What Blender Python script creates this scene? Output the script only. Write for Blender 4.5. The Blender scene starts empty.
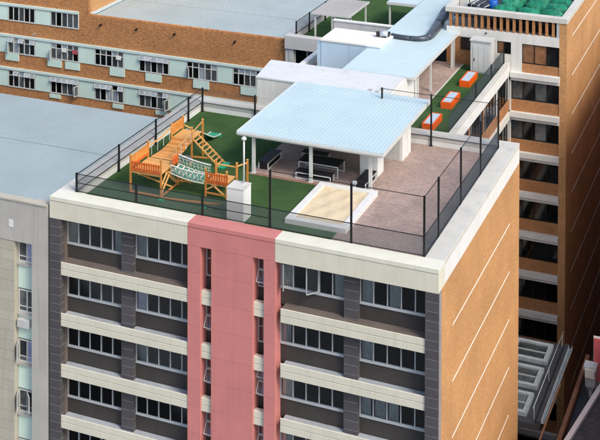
import bpy, math, random
from mathutils import Vector, Matrix
random.seed(7)
S = bpy.context.scene
C = S.collection

# ------------------------------------------------------------------ camera
F_PX, CY, PITCH, ROLL, YAW = 1286.147, -312.954, 0.022668, 0.00308, -0.389552
CAM = Vector((18.1099, -63.1176, 31.3494))          # z = 0 is the top of the roof parapet
cd = bpy.data.cameras.new('camera'); cam = bpy.data.objects.new('camera', cd); C.objects.link(cam)
r = Vector((math.cos(YAW), -math.sin(YAW), 0)); fw = Vector((math.sin(YAW), math.cos(YAW), 0)); up = Vector((0, 0, 1))
f2 = fw*math.cos(PITCH) - up*math.sin(PITCH); u2 = up*math.cos(PITCH) + fw*math.sin(PITCH)
r3 = r*math.cos(ROLL) + u2*math.sin(ROLL); u3 = u2*math.cos(ROLL) - r*math.sin(ROLL)
m = Matrix((r3, u3, -f2)).transposed().to_4x4(); m.translation = CAM
cam.matrix_world = m
cd.sensor_width = 36; cd.lens = F_PX/600*36; cd.shift_y = (CY-220)/600; cd.clip_start = 1; cd.clip_end = 3000
S.camera = cam

# ------------------------------------------------------------------ light: bright hazy day, soft sun from the right
SUN = Vector((0.62, -0.34, 0.70)).normalized()
EL = math.asin(SUN.z); AZ = math.atan2(SUN.x, SUN.y)
w = bpy.data.worlds.new('World'); S.world = w; w.use_nodes = True
nt = w.node_tree; nt.nodes.clear()
sky = nt.nodes.new('ShaderNodeTexSky'); sky.sky_type = 'NISHITA'; sky.sun_disc = False
sky.sun_elevation = EL; sky.sun_rotation = AZ; sky.air_density = 1.0; sky.dust_density = 2.5; sky.ozone_density = 1.0
bg = nt.nodes.new('ShaderNodeBackground'); bg.inputs[1].default_value = 0.15
wo = nt.nodes.new('ShaderNodeOutputWorld')
nt.links.new(sky.outputs[0], bg.inputs[0]); nt.links.new(bg.outputs[0], wo.inputs[0])
sd = bpy.data.lights.new('sun', 'SUN'); sd.energy = 1.5; sd.angle = math.radians(18); sd.color = (1.0, 0.93, 0.82)
so = bpy.data.objects.new('sun', sd); C.objects.link(so); so.rotation_euler = (-SUN).to_track_quat('-Z', 'Y').to_euler()
S.view_settings.view_transform = 'Standard'; S.view_settings.look = 'None'
S.view_settings.gamma = 1.0; S.view_settings.exposure = 0.72; S.view_settings.use_curve_mapping = False
GROUND = -34.0

# ------------------------------------------------------------------ materials
def lin(c):
    return tuple((v/255/12.92 if v/255 <= .04045 else ((v/255+.055)/1.055)**2.4) for v in c)
MAT = {}
class NT:
    def __init__(s, name):
        s.m = bpy.data.materials.new(name); s.m.use_nodes = True; s.t = s.m.node_tree; s.n = s.t.nodes
        s.b = s.n['Principled BSDF']; s.pos = s.n.new('ShaderNodeNewGeometry').outputs['Position']; MAT[name] = s.m
    def link(s, a, b): s.t.links.new(a, b)
    def noise(s, scale, vec=None, detail=4, rough=.55):
        n = s.n.new('ShaderNodeTexNoise'); n.inputs['Scale'].default_value = scale; n.inputs['Detail'].default_value = detail
        n.inputs['Roughness'].default_value = rough
        s.link(vec or s.pos, n.inputs['Vector']); return n.outputs['Fac']
    def mapped(s, sx, sy, sz):
        mp = s.n.new('ShaderNodeMapping'); mp.inputs['Scale'].default_value = (sx, sy, sz); s.link(s.pos, mp.inputs['Vector']); return mp.outputs[0]
    def rng(s, v, a, b, c, d):
        q = s.n.new('ShaderNodeMapRange'); q.clamp = True
        for i, x in zip((1, 2, 3, 4), (a, b, c, d)): q.inputs[i].default_value = x
        s.link(v, q.inputs[0]); return q.outputs[0]
    def mul(s, col, fac):          # colour * scalar
        q = s.n.new('ShaderNodeVectorMath'); q.operation = 'SCALE'; s.link(col, q.inputs[0]); s.link(fac, q.inputs['Scale']); return q.outputs[0]
    def mix(s, fac, a, b):
        q = s.n.new('ShaderNodeMix'); q.data_type = 'RGBA'
        if hasattr(fac, 'node'): s.link(fac, q.inputs['Factor'])
        else: q.inputs['Factor'].default_value = fac
        for k, v in (('A', a), ('B', b)):
            sock = [i for i in q.inputs if i.name == k and i.type == 'RGBA'][0]
            if hasattr(v, 'node'): s.link(v, sock)
            else: sock.default_value = (*v, 1)
        return [o for o in q.outputs if o.type == 'RGBA'][0]
    def rgb(s, c):
        q = s.n.new('ShaderNodeRGB'); q.outputs[0].default_value = (*c, 1); return q.outputs[0]
    def bump(s, h, strength, dist=.02):
        q = s.n.new('ShaderNodeBump'); q.inputs['Strength'].default_value = strength; q.inputs['Distance'].default_value = dist
        s.link(h, q.inputs['Height']); s.link(q.outputs[0], s.b.inputs['Normal'])
    def rnd(s):
        return s.n.new('ShaderNodeObjectInfo').outputs['Random']

def M(name, col, rough=.75, var=.12, vs=.7, fine=.06, fs=14, bump=0, bs=30, streak=0, sc=(.25, .22, .2), metal=0, spec=.35, rnd=0, raw=False, dirt=0):
    t = NT(name); c = t.rgb(col if raw else lin(col))
    c = t.mul(c, t.rng(t.noise(vs), .3, .7, 1-var, 1+var))
    if fine: c = t.mul(c, t.rng(t.noise(fs, detail=2), .3, .7, 1-fine, 1+fine))
    if streak:
        v = t.noise(1.0, t.mapped(3.2, 3.2, .16), 5, .6)
        c = t.mix(t.rng(v, .5, .78, 0, streak), c, lin([x*255 for x in sc]))
    if dirt:
        c = t.mix(t.rng(t.noise(.9, detail=6, rough=.65), .52, .75, 0, dirt), c, lin((95, 85, 72)))
    if rnd: c = t.mul(c, t.rng(t.rnd(), 0, 1, 1-rnd, 1+rnd))
    t.link(c, t.b.inputs['Base Color'])
    t.b.inputs['Roughness'].default_value = rough; t.b.inputs['Metallic'].default_value = metal; t.b.inputs['Specular IOR Level'].default_value = spec
    if bump: t.bump(t.noise(bs, detail=3), bump)
    return t.m

def brick(name, c1, c2, mort, bw=.225, rh=.075, flat=False, ms=.009, var=.15, mott=0, dark=None, rough=.85, rot=False):
    t = NT(name); sep = t.n.new('ShaderNodeSeparateXYZ'); t.link(t.pos, sep.inputs[0])
    cb = t.n.new('ShaderNodeCombineXYZ')
    if flat:
        t.link(sep.outputs[1 if rot else 0], cb.inputs[0]); t.link(sep.outputs[0 if rot else 1], cb.inputs[1])
    else:
        ad = t.n.new('ShaderNodeMath'); t.link(sep.outputs[0], ad.inputs[0]); t.link(sep.outputs[1], ad.inputs[1])
        t.link(ad.outputs[0], cb.inputs[0]); t.link(sep.outputs[2], cb.inputs[1])
    b = t.n.new('ShaderNodeTexBrick'); t.link(cb.outputs[0], b.inputs['Vector'])
    b.inputs['Color1'].default_value = (*lin(c1), 1); b.inputs['Color2'].default_value = (*lin(c2), 1); b.inputs['Mortar'].default_value = (*lin(mort), 1)
    b.inputs['Scale'].default_value = 1; b.inputs['Mortar Size'].default_value = ms; b.inputs['Mortar Smooth'].default_value = .3
    b.inputs['Brick Width'].default_value = bw; b.inputs['Row Height'].default_value = rh; b.inputs['Bias'].default_value = 0
    c = b.outputs['Color']
    c = t.mul(c, t.rng(t.noise(.35, detail=5), .3, .7, 1-var, 1+var))
    c = t.mul(c, t.rng(t.noise(5, detail=3), .3, .7, .9, 1.1))
    if mott:
        v = t.noise(1.0, t.mapped(3.4, 3.4, 10), 3, .65)
        c = t.mix(t.rng(v, .52, .72, 0, mott), c, lin(dark[0])); c = t.mix(t.rng(v, .46, .3, 0, mott), c, lin(dark[1]))
    if flat:
        c = t.mix(t.rng(t.noise(.45, detail=7, rough=.7), .5, .72, 0, .45), c, lin((112, 100, 94))); c = t.mix(t.rng(t.noise(.8, detail=6, rough=.7), .56, .7, 0, .3), c, lin((196, 182, 172)))
    t.link(c, t.b.inputs['Base Color']); t.b.inputs['Roughness'].default_value = rough; t.b.inputs['Specular IOR Level'].default_value = .2
    t.bump(b.outputs['Fac'], -.25, .006)
    return t.m

cream = M('cream_paint', (208, 205, 187), .7, .05, .8, .03, streak=.2, sc=(.58, .57, .5))
creamtop = M('cream_coping', (214, 213, 198), .7, .05, .8, .03, dirt=.12)
pink = M('pink_paint', (197, 126, 121), .65, .05, .7, .03, streak=.22, sc=(.6, .36, .34), rnd=.03)
whitep = M('white_plaster', (216, 216, 212), .75, .04, .7, .03, streak=.08, sc=(.56, .55, .52), dirt=.12)
whitetop = M('white_coping', (194, 192, 184), .75, .06, .8, .04, dirt=.25)
grayp = M('grey_plaster', (186, 186, 184), .8, .06, .5, .04, streak=.25, sc=(.5, .49, .46))
concrete = M('raw_concrete', (174, 172, 166), .85, .08, .5, .05, streak=.4, sc=(.42, .4, .36))
concpanel = M('concrete_panel', (176, 171, 156), .85, .06, .6, .05, streak=.25, sc=(.48, .45, .4), rnd=.05)
tile_lit = M('lit_side_tile', (140, 136, 136), .7, .1)  # column tile as it looks in sunlight, the light put into the grey
tile_m = M('charcoal_tile', (78, 76, 78), .6, .08, 2, .12, fs=25, rnd=.09)
tilej = M('tile_joint', (150, 148, 146), .9)
tileb = M('brown_tile', (104, 92, 84), .65, .08, 2, .12, fs=25, rnd=.07)
spand = M('dark_spandrel', (62, 58, 56), .6, .1, 1.2, .05, rnd=.08, streak=.15, sc=(.28, .26, .25))
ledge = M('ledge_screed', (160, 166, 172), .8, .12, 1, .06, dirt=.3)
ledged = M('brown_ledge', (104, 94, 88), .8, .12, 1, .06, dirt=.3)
alu = M('aluminium_frame', (178, 182, 184), .45, .04, 2, .02, metal=.1, spec=.5)
whiteframe = M('white_window_frame', (198, 200, 196), .55, .06, 2, .03)
black = M('black_steel', (22, 23, 25), .5, .1, 2, .05)
blackwood = M('black_boards', (26, 27, 31), .55, .15, 2, .1)
netm = M('shade_net', (78, 88, 94), .8, .05)
netg = M('grey_net', (84, 88, 94), .8, .05)
brick_side = brick('orange_brick', (206, 156, 102), (192, 140, 88), (156, 122, 90), var=.12, rh=.09, ms=.016)
brick_tower = brick('tower_brick', (206, 156, 102), (190, 138, 88), (156, 122, 90), var=.14, rh=.09, ms=.016)
brick_brown = brick('brown_brick', (190, 130, 78), (158, 104, 62), (168, 136, 106), var=.12, mott=.5, dark=((108, 70, 46), (216, 164, 104)), rh=.09)
brick_span = brick('spandrel_brick', (176, 124, 80), (158, 108, 68), (146, 114, 86), var=.15)
whitejoint = M('white_joint', (226, 222, 212), .8, .05)
aqua = M('aqua_panel', (200, 222, 210), .6, .05, .8, .03, streak=.15, sc=(.6, .72, .67), rnd=.03)
aqual = M('aqua_lintel', (202, 218, 210), .6, .05, .8, .03)
asphalt = M('asphalt', (62, 62, 64), .9, .2, .3, .1, bump=.2)
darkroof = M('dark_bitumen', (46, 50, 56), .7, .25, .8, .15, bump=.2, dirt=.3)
slate = M('slate', (62, 68, 76), .6, .2, 2, .2, fs=9, bump=.5, bs=8, rnd=.2)
browntimber = M('brown_timber', (112, 78, 58), .75, .15, 1.5, .1, dirt=.3)
redpanel = M('red_panel', (176, 84, 90), .6, .08)
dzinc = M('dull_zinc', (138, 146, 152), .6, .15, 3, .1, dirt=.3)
zinc = M('zinc', (176, 184, 190), .45, .1, 3, .08, metal=.3)
orange = M('orange_paint', (228, 92, 20), .5, .05, 2, .04, rnd=.05)
benchtop = M('pale_bench_top', (176, 194, 208), .5, .08, 3, .05)
sand = M('sand', (212, 194, 162), .95, .06, 1.2, .08, fs=30, bump=.4, bs=12)
wood = M('pine_wood', (196, 130, 62), .65, .12, 3, .12, fs=20, rnd=.14)
woodp = M('pale_pine', (208, 156, 92), .7, .1, 3, .1, fs=20, rnd=.12)
woodo = M('orange_stained_wood', (196, 92, 36), .6, .12, 3, .12, fs=20, rnd=.14)
rope = M('white_rope', (196, 198, 190), .8, .1, 5, .1)
ropeg = M('green_rope', (52, 150, 118), .8, .1, 5, .1)
greenp = M('green_plastic', (10, 142, 98), .35, .06, 3, .03)
tyre = M('grey_rubber', (84, 88, 94), .6, .15, 5, .1)
bluep = M('blue_plastic', (24, 88, 176), .4, .05)
sack = M('green_shade_cloth', (8, 112, 82), .7, .35, 3.5, .25, fs=16, bump=.8, bs=8, rnd=.12, streak=.5, sc=(.42, .66, .56))
sackp = M('pale_ties', (150, 186, 172), .7, .1)
pale = M('painted_steel', (196, 198, 194), .5, .05, 2, .03)
cabm = M('cabinet_paint', (190, 192, 190), .6, .05, 1.5, .03, streak=.15, sc=(.55, .54, .5))
roomwall = M('room_wall', (150, 146, 138), .9, .1)
roomfloor = M('room_floor', (92, 76, 62), .7, .2)
cur_g = M('grey_curtain', (172, 176, 176), .9, .12, 2)
cur_w = M('white_curtain', (206, 204, 196), .9, .1, 2)
cur_b = M('lavender_curtain', (214, 210, 226), .9, .12, 2)
dark_in = M('dark_interior', (18, 18, 20), .8, .2)
lintm = M('render_white', (208, 207, 201), .75, .06, .6, .03, streak=.25, sc=(.56, .56, .54))

def metal_roof(name, col, rough=.42, dirt=.15, var=.07, dcol=(150, 148, 140)):
    t = NT(name); c = t.mul(t.rgb(lin(col)), t.rng(t.noise(.25, detail=5), .3, .7, 1-var, 1+var))
    c = t.mix(t.rng(t.noise(1.4, detail=6, rough=.7), .55, .8, 0, dirt), c, lin(dcol))
    c = t.mul(c, t.rng(t.noise(9, detail=3), .3, .7, .97, 1.03))
    t.link(c, t.b.inputs['Base Color']); t.b.inputs['Roughness'].default_value = rough; t.b.inputs['Specular IOR Level'].default_value = .5
    return t.m
roof_pav = metal_roof('pale_blue_roof_sheet', (178, 198, 203), .45, .15)
roof_link = metal_roof('ice_blue_roof_sheet', (186, 204, 207), .45, .12)
roof_left = metal_roof('grey_blue_roof_sheet', (148, 162, 163), .5, .3)
roof_brown = metal_roof('grey_roof_sheet', (156, 168, 168), .5, .3)
roof_box = metal_roof('stained_roof_membrane', (204, 207, 206), .6, .5, dcol=(150, 128, 104))
roof_plant = metal_roof('cream_roof_membrane', (226, 222, 214), .6, .1)
pergm = metal_roof('grey_pergola_sheet', (176, 172, 168), .6, .2)
blueface = M('pale_blue_cladding', (176, 200, 216), .6, .05, .5, .02)
ductm = M('duct_foil', (74, 80, 90), .38, .4, 5, .3, fs=18, metal=.3, bump=1.0, bs=9)

def glass(name, lo, hi, rough=.06):
    t = NT(name); v = t.noise(1.3, detail=4, rough=.6)
    c = t.mix(t.rng(v, .4, .75, 0, 1), lo, hi); c = t.mul(c, t.rng(t.rnd(), 0, 1, .4, 1.6))
    t.link(c, t.b.inputs['Base Color']); t.b.inputs['Roughness'].default_value = rough; t.b.inputs['Specular IOR Level'].default_value = .5
    return t.m
def clear_glass():
    t = NT('clear_window_glass'); n = t.n; n.remove(t.b); out = n['Material Output']
    tr = n.new('ShaderNodeBsdfTransparent'); tr.inputs[0].default_value = (.93, .95, .95, 1); gs = n.new('ShaderNodeBsdfGlossy'); gs.inputs['Roughness'].default_value = .03; gs.inputs['Color'].default_value = (.9, .93, .95, 1)
    fr = n.new('ShaderNodeFresnel'); fr.inputs[0].default_value = 1.55; mx = n.new('ShaderNodeMixShader')
    t.link(fr.outputs[0], mx.inputs[0]); t.link(tr.outputs[0], mx.inputs[1]); t.link(gs.outputs[0], mx.inputs[2]); t.link(mx.outputs[0], out.inputs[0]); return t.m
gl_clear = clear_glass()
gl_dark = glass('dark_window_glass', (.003, .0035, .004), (.009, .01, .011))
gl_mid = glass('grey_window_glass', (.05, .058, .062), (.11, .125, .13), .1)
gl_cur = M('curtained_glass', (150, 160, 166), .25, .1, 1.2, .05, fs=8, spec=.5, rnd=.15)
gl_blue = M('blue_curtained_glass', (150, 156, 190), .25, .12, 1.5, .05, fs=8, spec=.5, rnd=.12)
gl_tan = M('tan_curtained_glass', (120, 84, 58), .2, .3, 2.5, .1, fs=8, spec=.5, rnd=.3)

def turf_mat():
    t = NT('artificial_turf')
    c = t.mix(t.rng(t.noise(.6, detail=4), .35, .65, 0, 1), lin((58, 86, 48)), lin((70, 98, 56)))
    c = t.mul(c, t.rng(t.noise(30, detail=2), .3, .7, .75, 1.25))
    v = t.n.new('ShaderNodeTexNoise'); v.inputs['Scale'].default_value = 1.0; v.inputs['Detail'].default_value = 1; t.link(t.mapped(.9, .05, 1), v.inputs['Vector'])
    c = t.mul(c, t.rng(v.outputs['Fac'], .35, .65, .92, 1.06))
    t.link(c, t.b.inputs['Base Color']); t.b.inputs['Roughness'].default_value = 1; t.b.inputs['Specular IOR Level'].default_value = .1
    t.bump(t.noise(38, detail=3), 1.0, .05); return t.m
turf = turf_mat()
paver = brick('pink_paver', (182, 156, 144), (158, 138, 129), (134, 122, 116), bw=.21, rh=.105, flat=True, ms=.012, var=.16, mott=0, rough=.9)
paver2 = brick('red_paver', (158, 116, 98), (140, 104, 90), (110, 94, 88), bw=.21, rh=.105, flat=True, ms=.012, var=.16, rough=.9)

# ------------------------------------------------------------------ mesh helpers
ORG = {}
class MB:
    def __init__(s): s.v = []; s.f = []; s.smooth = False
    def box(s, x0, x1, y0, y1, z0, z1):
        b = len(s.v); s.v += [(x, y, z) for z in (z0, z1) for y in (y0, y1) for x in (x0, x1)]
        s.f += [tuple(b+i for i in q) for q in ((0, 2, 3, 1), (4, 5, 7, 6), (0, 1, 5, 4), (1, 3, 7, 5), (3, 2, 6, 7), (2, 0, 4, 6))]; return s
    def bar(s, p, q, w, h=None, roll=None):            # rectangular bar between two points
        p, q = Vector(p), Vector(q); h = h or w; d = (q-p).normalized()
        ref = Vector((0, 0, 1)) if abs(d.z) < .95 else Vector((0, 1, 0))
        a = d.cross(ref).normalized(); c = a.cross(d).normalized(); b = len(s.v)
        for e in (p, q):
            for i, j in ((-1, -1), (1, -1), (1, 1), (-1, 1)): s.v.append(tuple(e + a*i*w/2 + c*j*h/2))
        s.f += [tuple(b+i for i in t) for t in ((0, 1, 2, 3), (7, 6, 5, 4), (0, 4, 5, 1), (1, 5, 6, 2), (2, 6, 7, 3), (3, 7, 4, 0))]; return s
    def tube(s, pts, r, n=8, cap=True):
        pts = [Vector(p) for p in pts]; rs = r if isinstance(r, (list, tuple)) else [r]*len(pts); b0 = len(s.v)
        for i, p in enumerate(pts):
            d = (pts[min(i+1, len(pts)-1)] - pts[max(i-1, 0)]).normalized()
            ref = Vector((0, 0, 1)) if abs(d.z) < .95 else Vector((0, 1, 0))
            a = d.cross(ref).normalized(); c = a.cross(d).normalized()
            for k in range(n):
                t = 2*math.pi*k/n; s.v.append(tuple(p + (a*math.cos(t) + c*math.sin(t))*rs[i]))
        for i in range(len(pts)-1):
            for k in range(n):
                a0 = b0+i*n+k; a1 = b0+i*n+(k+1) % n; s.f.append((a0, a1, a1+n, a0+n))
        if cap: s.f.append(tuple(b0+k for k in reversed(range(n)))); s.f.append(tuple(b0+(len(pts)-1)*n+k for k in range(n)))
        return s
    def poly(s, bottom, dz):                        # prism from a footprint list of (x,y,z)
        b = len(s.v); n = len(bottom); s.v += [tuple(p) for p in bottom] + [(p[0], p[1], p[2]+dz) for p in bottom]
        s.f += [tuple(b+i for i in reversed(range(n))), tuple(b+n+i for i in range(n))]
        s.f += [(b+i, b+(i+1) % n, b+n+(i+1) % n, b+n+i) for i in range(n)]; return s
    def quad(s, *p):
        b = len(s.v); s.v += [tuple(q) for q in p]; s.f.append(tuple(range(b, b+len(p)))); return s
    def build(s, name, mat, parent=None, org=None, smooth=False):
        o0 = Vector(org) if org else (ORG[parent.name] if parent else Vector((0, 0, 0)))
        me = bpy.data.meshes.new(name); me.from_pydata([tuple(Vector(p)-o0) for p in s.v], [], s.f); me.update()
        if smooth:
            for p in me.polygons: p.use_smooth = True
        me.materials.append(mat)
        return link(name, me, parent, o0)
def link(name, data, parent, org):
    o = bpy.data.objects.new(name, data); C.objects.link(o); ORG[o.name] = Vector(org)
    if parent: o.parent = parent; o.location = Vector(org) - ORG[parent.name]
    else: o.location = org
    return o
def thing(name, label, cat, loc=(0, 0, 0), group=None):
    o = link(name, None, None, Vector(loc)); o.empty_display_size = .3; o['kind'] = 'thing'; o['label'] = label; o['category'] = cat
    if group: o['group'] = group
    return o
def tag(o, label, cat, group=None):
    o['kind'] = 'thing'; o['label'] = label; o['category'] = cat
    if group: o['group'] = group
    return o
def stuff(o): o['kind'] = 'stuff'; return o
CACHE = {}
def piece(name, bx, mat, parent, bev=0):                # a box part sharing its mesh with equal boxes
    x0, x1, y0, y1, z0, z1 = bx; d = (round(x1-x0, 3), round(y1-y0, 3), round(z1-z0, 3))
    key = (d, mat.name, bev)
    if key not in CACHE:
        mb = MB()
        if bev:
            a, b, c = d[0]/2, d[1]/2, d[2]/2; e = bev; V = []
            for sx in (-1, 1):
                for sy in (-1, 1):
                    for sz in (-1, 1):
                        V += [(sx*(a-e), sy*(b-e), sz*c), (sx*(a-e), sy*b, sz*(c-e)), (sx*a, sy*(b-e), sz*(c-e))]
            import bmesh
            bm = bmesh.new()
            for q in V: bm.verts.new(q)
            bmesh.ops.convex_hull(bm, input=bm.verts)
            bmesh.ops.dissolve_limit(bm, angle_limit=.01, verts=bm.verts, edges=bm.edges)
            me = bpy.data.meshes.new(name); bm.to_mesh(me); bm.free()
        else:
            mb.box(-d[0]/2, d[0]/2, -d[1]/2, d[1]/2, -d[2]/2, d[2]/2)
            me = bpy.data.meshes.new(name); me.from_pydata(mb.v, [], mb.f)
        me.materials.append(mat); CACHE[key] = me
    return link(name, CACHE[key], parent, ((x0+x1)/2, (y0+y1)/2, (z0+z1)/2))
def box(name, bx, mat, parent=None):
    return MB().box(*bx).build(name, mat, parent)
def struct(o): o['kind'] = 'structure'; return o

def corrugated(name, x0, x1, y0, y1, z0, z1, pitch, rib, h, mat, parent, along='y', th=.03):
    """ribbed sheet; ribs run along y (z from z0 at y0 to z1 at y1) or along x (z from z0 at x0 to z1 at x1)"""
    mb = MB(); a0, a1 = (x0, x1) if along == 'y' else (y0, y1); prof = [(a0, 0)]; a = a0 + pitch*.5
    while a + rib*2 < a1:
        prof += [(a, 0), (a+rib*.35, h), (a+rib*.65, h), (a+rib, 0)]; a += pitch
    prof.append((a1, 0)); n = len(prof)
    for (e, z) in (((y0, z0), (y1, z1)) if along == 'y' else ((x0, z0), (x1, z1))):
        for t in (0, -th):
            for (p, q) in prof: mb.v.append((p, e, z+q+t) if along == 'y' else (e, p, z+q+t))
    for i in range(n-1):
        mb.f += [(i, i+1, 2*n+i+1, 2*n+i), (n+i, 3*n+i, 3*n+i+1, n+i+1), (i, n+i, n+i+1, i+1), (2*n+i, 2*n+i+1, 3*n+i+1, 3*n+i)]
    mb.f += [(0, 2*n, 3*n, n), (n-1, 2*n-1, 4*n-1, 3*n-1)]
    return mb.build(name, mat, parent)

# ------------------------------------------------------------------ the setting
g = box('ground', (-400, 400, -400, 600, GROUND-1, GROUND), asphalt); struct(g)

# ================================================================== MAIN BUILDING
W, D = 23.47, 18.67
R = .8                                                  # depth of the window recesses
FL = 3.0
MAIN = thing('apartment_building', 'long building with cream bands, pink central pier and a playground on its roof', 'building', (-W/2, D/2, GROUND))
PL, PR = -14.46, -9.16                                  # pink part
# solid core and side wall
box('core_wall', (-W+.3, -.36, 6.2, D-.3, GROUND+.01, -.95), roomwall, MAIN)
side = box('brick_side_wall', (-.34, -.004, .52, D, GROUND+.01, -1.272), brick_side, MAIN)
for k in range(9):
    z = -4.17 - 3.05*k
    piece('joint_strip', (-.02, .012, 2.7, 16.0, z-.035, z+.035), whitejoint, side)
box('left_side_wall', (-W+.02, -W+.3, .52, D-.1, GROUND+.01, -1.28), grayp, MAIN)
box('rear_wall', (-W+.31, -.35, D-.28, D-.02, GROUND+.01, -1.275), grayp, MAIN)
# parapets: fascia below a groove, coping above
def par(x0, x1, y0, y1, fm, cm, front=False):
    fx = .012
    piece('parapet_fascia', (x0+(fx if not front else 0), x1-fx, y0+fx, y1-(fx if not front else .0)-.001, -1.27, -.275), fm, MAIN)
    piece('parapet_coping', (x0, x1, y0, y1, -.25, 0), cm, MAIN, .012)
for x0, x1, fm, cm in ((-W, PL-.002, cream, creamtop), (PL, PR, pink, pink), (PR+.002, 0, cream, creamtop)):
    par(x0, x1, 0, 1.06, fm, cm, True)
par(-1.06, 0, 1.064, D, whitep, whitetop); par(-W, -22.42, 1.064, D, whitep, whitetop); par(-22.416, -1.064, 17.56, D, whitep, whitetop)
box('parapet_core', (-W+.05, -.05, .05, 1.0, -1.25, -.05), dark_in, MAIN)
# window wall
def curtain(i, j, k):
    return {(0, 0): gl_mid, (1, 0): gl_mid, (3, 0): gl_mid, (3, 1): gl_mid, (2, 0): gl_mid}.get((i, j), gl_dark)
def window(parent, x0, x1, z0, z1, y, n, picks, fm=alu, fwid=.055, open_=(), split=None, name='window', trans=None):
    mb = MB(); t = fwid
    mb.box(x0, x1, y-.05, y+.05, z0, z0+t*1.3).box(x0, x1, y-.05, y+.05, z1-t, z1).box(x0, x0+t, y-.05, y+.05, z0+t*1.3, z1-t).box(x1-t, x1, y-.05, y+.05, z0+t*1.3, z1-t)
    pw = (x1-x0)/n
    for i in range(1, n): mb.box(x0+pw*i-t/2, x0+pw*i+t/2, y-.06, y+.05, z0+t*1.3, z1-t)
    if split: mb.box(x0+t, x1-t, y-.045, y+.045, split-t*.4, split+t*.4)
    f = mb.build(name, fm, parent)
    for i in range(n):
        a = x0+pw*i+t*.5; b = x0+pw*(i+1)-t*.5; mt = picks[i % len(picks)]
        if split:
            piece('pane', (a, b, y-.008, y+.008, z0+t*1.3, split-t*.4), mt, f); piece('pane', (a, b, y-.008, y+.008, split+t*.4, z1-t), trans[i % len(trans)] if trans else mt, f)
        else: piece('pane', (a, b, y-.008, y+.008, z0+t*1.3, z1-t), mt, f)
    return f
rc = random.Random(17)
def curtain_strip(win, x0, x1, z0, z1, y, mat):
    mb = MB(); n = max(6, int((x1-x0)/.05)); ph = rc.uniform(0, 6)
    for i in range(n+1):
        x = x0+(x1-x0)*i/n; yy = y+.035*math.sin(i*1.9+ph)+.012*math.sin(i*.7)
        mb.v += [(x, yy, z0), (x, yy, z1), (x, yy+.01, z0), (x, yy+.01, z1)]
    for i in range(n):
        a = i*4; mb.f += [(a, a+4, a+5, a+1), (a+2, a+3, a+7, a+6), (a+1, a+5, a+7, a+3), (a, a+2, a+6, a+4)]
    mb.build('curtain', mat, win)
def room_window(parent, x0, x1, z0, z1, y, n, picks, **kw):
    w_ = window(parent, x0, x1, z0, z1, y, n, [gl_clear], **kw); pw = (x1-x0)/n
    for i, p in enumerate(picks[:n]):
        m_ = {gl_mid.name: cur_g, gl_cur.name: cur_w, gl_blue.name: cur_b}.get(p.name)
        if m_: curtain_strip(w_, x0+pw*i+.06, x0+pw*(i+rc.uniform(.75, .97)), z0+.02, z1-.03, y+.12, m_)
    return w_
def sash(win, hinge, w_, h_, ang, side=1, fm=alu, gm=gl_clear, t=.045, top=False):
    """an opened casement (hinged on a vertical edge) or hopper (hinged on its top edge), facing -y"""
    hx, hy, hz = hinge; mb = MB()
    if top:
        d = Vector((0, -math.sin(ang), -math.cos(ang))); ux = Vector((1, 0, 0)); P = lambda u, v: Vector((hx, hy, hz)) + ux*u + d*v
    else:
        d = Vector((side*math.cos(ang), -math.sin(ang), 0)); P = lambda u, v: Vector((hx, hy, hz)) + d*u - Vector((0, 0, v))
    for a, b in (((0, 0), (w_, 0)), ((0, h_), (w_, h_)), ((0, 0), (0, h_)), ((w_, 0), (w_, h_))): mb.bar(P(*a), P(*b), t)
    s_ = mb.build('open_sash', fm, win)
    q = MB(); nrm = (P(1, 0)-P(0, 0)).cross(P(0, 1)-P(0, 0)).normalized()*.006; c = [P(.02, .02), P(w_-.02, .02), P(w_-.02, h_-.02), P(.02, h_-.02)]
    b = [p-nrm for p in c]+[p+nrm for p in c]; q.v += [tuple(p) for p in b]; q.f += [(0, 1, 2, 3), (7, 6, 5, 4), (0, 4, 5, 1), (1, 5, 6, 2), (2, 6, 7, 3), (3, 7, 4, 0)]
    q.build('sash_pane', gm, win)
COLY = .48
bays = [(-22.74, -18.95), (-18.17, PL), (PR, -5.36), (-4.56, -.72)]
NF = 10
for x in (-22.9, -18.56, -14.3, -11.75, -9.3, -4.96, -.52): box('partition_wall', (x-.06, x+.06, 1.12, 6.18, GROUND+.02, -.96), roomwall, MAIN)
rndp = random.Random(3)
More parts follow.
